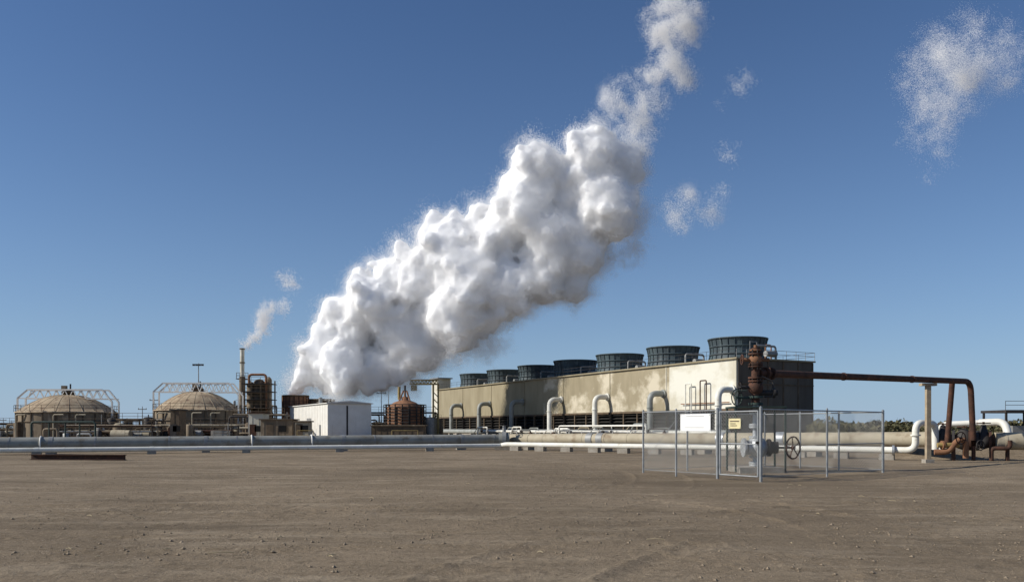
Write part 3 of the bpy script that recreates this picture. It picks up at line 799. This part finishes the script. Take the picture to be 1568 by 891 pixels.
# ------------------------------------------------------------------ steam
def surface_nets(f, org, h):
    ins = f < 0
    s8 = [ins[i:ins.shape[0]-1+i, j:ins.shape[1]-1+j, k:ins.shape[2]-1+k] for i in (0, 1) for j in (0, 1) for k in (0, 1)]
    allc = s8[0].copy(); anyc = s8[0].copy()
    for q in s8[1:]: allc &= q; anyc |= q
    act = anyc & ~allc
    ci = np.argwhere(act)
    acc = np.zeros((len(ci), 3)); cnt = np.zeros(len(ci))
    for a in range(3):
        o1, o2 = [x for x in range(3) if x != a]
        for i in (0, 1):
            for j in (0, 1):
                off = np.zeros(3, int); off[o1] = i; off[o2] = j
                p0 = ci+off; p1 = p0.copy(); p1[:, a] += 1
                f0 = f[p0[:, 0], p0[:, 1], p0[:, 2]]; f1 = f[p1[:, 0], p1[:, 1], p1[:, 2]]
                cr = (f0 < 0) != (f1 < 0)
                t_ = np.where(cr, f0/np.where(cr, f0-f1, 1), 0)
                pos = p0.astype(float); pos[:, a] += t_
                acc += pos*cr[:, None]; cnt += cr
    verts = acc/cnt[:, None]*h+org
    idx = np.full(act.shape, -1, np.int64); idx[act] = np.arange(len(ci))
    quads = []
    for a in range(3):
        b_, c_ = (a+1) % 3, (a+2) % 3
        sl0 = [slice(1, -1)]*3; sl1 = [slice(1, -1)]*3
        sl0[a] = slice(1, -2); sl1[a] = slice(2, -1)
        i0 = ins[tuple(sl0)]; i1 = ins[tuple(sl1)]
        e = np.argwhere(i0 != i1)
        fw = i0[e[:, 0], e[:, 1], e[:, 2]]
        e = e+1
        def cell(db, dc):
            q = e.copy(); q[:, b_] += db; q[:, c_] += dc
            return idx[q[:, 0], q[:, 1], q[:, 2]]
        qd = np.stack([cell(-1, -1), cell(0, -1), cell(0, 0), cell(-1, 0)], 1)
        qd[~fw] = qd[~fw][:, ::-1]
        quads.append(qd)
    quads = np.concatenate(quads); quads = quads[(quads >= 0).all(1)]
    return verts, quads

sm = bpy.data.materials.new('steam_droplets'); sm.use_nodes = True
sn = sm.node_tree; sn.nodes.clear()
so = sn.nodes.new('ShaderNodeOutputMaterial'); sd = sn.nodes.new('ShaderNodeBsdfDiffuse'); sd.inputs[0].default_value = (.98, .975, .97, 1)
sn.links.new(sd.outputs[0], so.inputs[0])
sc_ = bpy.data.materials.new('steam_billow'); sc_.use_nodes = True
pb_ = sc_.node_tree.nodes['Principled BSDF']
pb_.inputs['Base Color'].default_value = (.985, .98, .97, 1); pb_.inputs['Roughness'].default_value = 1
pb_.inputs['Specular IOR Level'].default_value = 0
pb_.inputs['Subsurface Weight'].default_value = 1.0; pb_.inputs['Subsurface Radius'].default_value = (1, 1, 1); pb_.inputs['Subsurface Scale'].default_value = 1.6

def steam_points(name, pts, radius, parent=None):
    me = bpy.data.meshes.new(name); me.vertices.add(len(pts)); me.vertices.foreach_set('co', pts.astype(np.float32).ravel()); me.update()
    me.materials.append(sm)
    ob = bpy.data.objects.new(name, me); scene.collection.objects.link(ob)
    ng = bpy.data.node_groups.new(name+'_droplets', 'GeometryNodeTree')
    ng.interface.new_socket(name='Geometry', in_out='INPUT', socket_type='NodeSocketGeometry')
    ng.interface.new_socket(name='Geometry', in_out='OUTPUT', socket_type='NodeSocketGeometry')
    gi = ng.nodes.new('NodeGroupInput'); go = ng.nodes.new('NodeGroupOutput')
    mp = ng.nodes.new('GeometryNodeMeshToPoints'); mp.inputs['Radius'].default_value = radius
    st = ng.nodes.new('GeometryNodeSetMaterial'); st.inputs['Material'].default_value = sm
    ng.links.new(gi.outputs[0], mp.inputs[0]); ng.links.new(mp.outputs[0], st.inputs[0]); ng.links.new(st.outputs[0], go.inputs[0])
    md = ob.modifiers.new('droplets', 'NODES'); md.node_group = ng
    if parent: ob.parent = parent
    return ob

DP = 152.0
S = DP/F
blobs = [(447, 598, 10), (456, 590, 17), (472, 573, 26), (500, 588, 22), (490, 545, 32), (528, 562, 40), (545, 495, 46), (530, 588, 22), (575, 468, 46), (580, 560, 38), (565, 590, 20),
         (612, 572, 26), (600, 420, 36), (620, 505, 58), (650, 425, 58), (688, 382, 56), (650, 535, 38), (700, 480, 58), (725, 430, 62), (760, 372, 62), (775, 445, 52),
         (806, 320, 58), (822, 262, 46), (850, 370, 62), (835, 425, 46), (872, 290, 62), (906, 240, 46), (945, 250, 42), (925, 320, 54), (890, 390, 45), (880, 438, 28), (940, 345, 32), (695, 335, 20), (605, 400, 18), (700, 510, 34), (740, 495, 30), (625, 592, 12), (515, 480, 26), (590, 405, 20), (665, 335, 20), (730, 330, 24), (780, 280, 22), (560, 430, 20), (500, 520, 26)]
rs = np.random.default_rng(42)
sph = []
for (a, b_, r) in blobs:
    R = r*S*.94
    frac = np.clip((a-447)/500, 0, 1)
    dy = -9*frac
    Dd = DP+dy
    R = R*Dd/DP
    c = np.array([X(a, Dd), Dd+rs.normal()*R*.22, Z(b_, Dd)])
    sph.append((c, R*.97))
    nchild = int(16+R*2.6)
    for i in range(nchild):
        dv = rs.normal(size=3); dv /= np.linalg.norm(dv)
        r2 = R*rs.uniform(.15, .36)
        c2 = c+dv*R*rs.uniform(.78, .92)
        sph.append((c2, r2))
        for j in range(4):
            d3 = rs.normal(size=3)+dv*1.2; d3 /= np.linalg.norm(d3)
            sph.append((c2+d3*r2*.85, r2*rs.uniform(.25, .55)))
h = .26
cs = np.array([c for c, r in sph]); rr = np.array([r for c, r in sph])
lo = (cs-rr[:, None]).min(0)-2.8; hi = (cs+rr[:, None]).max(0)+2.8
shape = np.ceil((hi-lo)/h).astype(int)
gx = lo[0]+np.arange(shape[0])*h; gy = lo[1]+np.arange(shape[1])*h; gz = lo[2]+np.arange(shape[2])*h
f = np.full(shape, 3.0, np.float32)
for c, r in sph:
    i0 = np.maximum(((c-r-2.2-lo)/h).astype(int), 0); i1 = np.minimum(((c+r+2.2-lo)/h).astype(int)+2, shape)
    ax = gx[i0[0]:i1[0]]-c[0]; ay = gy[i0[1]:i1[1]]-c[1]; az = gz[i0[2]:i1[2]]-c[2]
    d_ = np.sqrt(ax[:, None, None]**2+ay[None, :, None]**2+az[None, None, :]**2)-r
    sub = f[i0[0]:i1[0], i0[1]:i1[1], i0[2]:i1[2]]
    np.minimum(sub, d_.astype(np.float32), out=sub)
f = np.clip(f, -3, 3)
for it in range(4):
    for a in range(3):
        f = (np.roll(f, 1, a)+f+np.roll(f, -1, a))/3
far_ = f.copy()
def lattice(shape, cell, seed):
    n = [int(math.ceil(s*h/cell))+3 for s in shape]
    g = np.random.default_rng(seed).random(n).astype(np.float32)-.5
    for a in range(3):
        t_ = np.arange(shape[a])*h/cell; i = t_.astype(int); w_ = (t_-i).astype(np.float32); w_ = w_*w_*(3-2*w_)
        sh = [1, 1, 1]; sh[a] = -1; w_ = w_.reshape(sh)
        g = np.take(g, i, a)*(1-w_)+np.take(g, i+1, a)*w_
    return g
for cell, amp in ((5.3, 1.3), (2.3, .9), (1.2, .65), (.66, .42)):
    f += lattice(shape, cell, int(cell*100))*amp
vts, qds = surface_nets(f+.35, lo, h)
plume = np_mesh('steam_plume', vts, qds, sc_, True)
RAD = .028
cand = np.argwhere((f > -.4) & (f < 2.3) & (far_ < 2.1))
fv = f[cand[:, 0], cand[:, 1], cand[:, 2]]
rag = (lattice(shape, 3.1, 77)+lattice(shape, 1.3, 78)*.7)[cand[:, 0], cand[:, 1], cand[:, 2]]
xc = (cand[:, 0]*h+lo[0]); zc = (cand[:, 2]*h+lo[2])
side = np.clip(((xc-X(447, DP))*.62-(zc-Z(598, DP))*.78+4)/10, 0, 1)
side = np.maximum(side, np.clip((xc-14)/8, 0, 1)*.8)
lam = 3.3*np.exp(-np.clip(fv+.35, 0, 9)/(.29+(.22+.5*side)*np.clip(.5+rag*2.2, 0, 1.5)))
cnt = rs.poisson(lam)
pts = np.repeat(cand, cnt, 0)*h+lo+rs.normal(size=(cnt.sum(), 3))*h*.8
steam_points('plume_fringe', pts, RAD, plume)

def wisp(name, bl, D, seed, radius=.024, nd=9.0, fscale=.5, thr=.0, mul=14, jit=.35, na=2.6, wid=1.1):
    r_ = np.random.default_rng(seed); out = []
    for (a, b_, rp, dens) in bl:
        R = rp/F*D; Rm = R*1.5
        n_ = int(8*Rm**3*nd*dens)
        q = (r_.random((n_, 3))*2-1)*Rm
        d_ = np.linalg.norm(q, axis=1)/R
        q = q[d_ < 1.5]; d_ = d_[d_ < 1.5]
        c = np.array([X(a, D), D, Z(b_, D)])
        w_ = q+c
        fs = fscale
        wx_ = fbm3(w_[:, 0]*fs*.6, w_[:, 1]*fs*.6, w_[:, 2]*fs*.6, 2, seed+50)*2.5
        n1_ = fbm3(w_[:, 0]*fs+wx_, w_[:, 1]*fs, w_[:, 2]*fs*.8-wx_, 4, seed)
        v_ = (1-d_)*.8+(n1_-.5)*na-thr
        pr_ = np.clip(v_/wid, 0, 1)**1.5
        out.append(w_[r_.random(len(w_)) < pr_])
    out = np.concatenate(out)
    out = np.repeat(out, mul, 0)+r_.normal(size=(len(out)*mul, 3))*jit*r_.choice([.5, 1, 1.7], size=(len(out)*mul, 1))
    return steam_points(name, out, radius)
wisp('steam_wisp', [(1045, 22, 34, 1.1), (1020, 50, 32, 1.1), (1062, 45, 20, .8), (1025, 90, 22, 1), (1048, 115, 20, .8), (1000, 118, 20, 1), (985, 160, 30, 1.2), (950, 148, 24, .9), (975, 198, 26, 1.2), (930, 150, 14, .5)], DP-8, 3, nd=24, thr=-.1, na=3.2)
wisp('steam_wisp', [(1042, 322, 26, 1.2), (1055, 300, 18, .7), (1090, 322, 20, .9), (1100, 295, 16, .6), (1112, 240, 16, .5), (1122, 225, 13, .5), (1130, 132, 15, .4), (1142, 122, 13, .35), (1102, 160, 10, .2)], 122, 5, nd=26, thr=-.15, radius=.019, jit=.28, fscale=.75, na=3.2, wid=1.4)
wisp('steam_wisp', [(985, 330, 24, .9), (970, 375, 28, .9), (945, 390, 24, .8), (760, 520, 26, .8), (735, 545, 22, .9), (700, 545, 24, .8), (670, 550, 22, .7), (870, 455, 20, .6)], DP-7, 7, nd=14, thr=-.1)
wisp('steam_cloud', [(1430, 95, 46, .9), (1480, 80, 44, .9), (1450, 145, 42, .9), (1530, 100, 36, .6), (1400, 110, 26, .5), (1430, 200, 26, .8), (1430, 240, 20, .6), (1424, 270, 13, .4), (1392, 205, 18, .25)], 170, 11, nd=4.5, fscale=.3, radius=.023, thr=-.12, jit=.55, mul=28, na=3.3, wid=1.5)
wisp('exhaust_steam', [(377, 527, 8, 1.5), (388, 517, 11, 1.4), (400, 505, 12, 1.3), (402, 490, 13, 1.2), (412, 475, 12, 1.0), (430, 467, 14, .7), (440, 432, 16, .4)], 150, 13, nd=50, fscale=.9, radius=.028, thr=-.2, mul=8, jit=.2)

# ------------------------------------------------------------------ light
el = math.radians(33); sdir = Vector((-1, -.16, 0)).normalized()
to = Vector((sdir.x*math.cos(el), sdir.y*math.cos(el), math.sin(el)))
sun = bpy.data.lights.new('sun', 'SUN'); sun.energy = 5.0; sun.angle = math.radians(.53); sun.color = (1, .95, .86)
so_ = bpy.data.objects.new('sun', sun); so_.rotation_euler = to.to_track_quat('Z', 'Y').to_euler(); scene.collection.objects.link(so_)
wd = bpy.data.worlds.new('World'); scene.world = wd; wd.use_nodes = True
wn = wd.node_tree; WL_ = wn.links; bg = wn.nodes['Background']; sk = wn.nodes.new('ShaderNodeTexSky')
sk.sky_type = 'NISHITA'; sk.sun_disc = False; sk.sun_elevation = el; sk.sun_rotation = math.atan2(to.x, to.y) % (2*math.pi)
sk.air_density = 1.0; sk.dust_density = .4; sk.ozone_density = 4.5
tint = wn.nodes.new('ShaderNodeMix'); tint.data_type = 'RGBA'; tint.blend_type = 'MULTIPLY'; tint.inputs[0].default_value = 1
tint.inputs[7].default_value = (.80, .98, 1.2, 1)
WL_.new(sk.outputs[0], tint.inputs[6])
# low atmospheric haze layer near the horizon
wt = wn.nodes.new('ShaderNodeTexCoord'); sx3 = wn.nodes.new('ShaderNodeSeparateXYZ'); WL_.new(wt.outputs['Generated'], sx3.inputs[0])
ab = wn.nodes.new('ShaderNodeMath'); ab.operation = 'ABSOLUTE'; WL_.new(sx3.outputs['Z'], ab.inputs[0])
m1 = wn.nodes.new('ShaderNodeMath'); m1.operation = 'MULTIPLY'; m1.inputs[1].default_value = -6.5; WL_.new(ab.outputs[0], m1.inputs[0])
ex = wn.nodes.new('ShaderNodeMath'); ex.operation = 'EXPONENT'; WL_.new(m1.outputs[0], ex.inputs[0])
m2 = wn.nodes.new('ShaderNodeMath'); m2.operation = 'MULTIPLY'; m2.inputs[1].default_value = .75; WL_.new(ex.outputs[0], m2.inputs[0])
hz_ = wn.nodes.new('ShaderNodeMix'); hz_.data_type = 'RGBA'; WL_.new(m2.outputs[0], hz_.inputs[0]); WL_.new(tint.outputs[2], hz_.inputs[6])
hz_.inputs[7].default_value = (5.3, 7.3, 10.0, 1)
WL_.new(hz_.outputs[2], bg.inputs[0]); bg.inputs[1].default_value = .072

cam = bpy.data.cameras.new('camera'); co = bpy.data.objects.new('camera', cam); scene.collection.objects.link(co)
co.location = (0, 0, EYE); co.rotation_euler = (math.radians(90), 0, 0)
cam.sensor_width = 36; cam.lens = 36*F/1568; cam.shift_y = (655-445.5)/1568; cam.clip_end = 8000
scene.camera = co
scene.view_settings.view_transform = 'Standard'; scene.view_settings.look = 'None'; scene.view_settings.exposure = 0
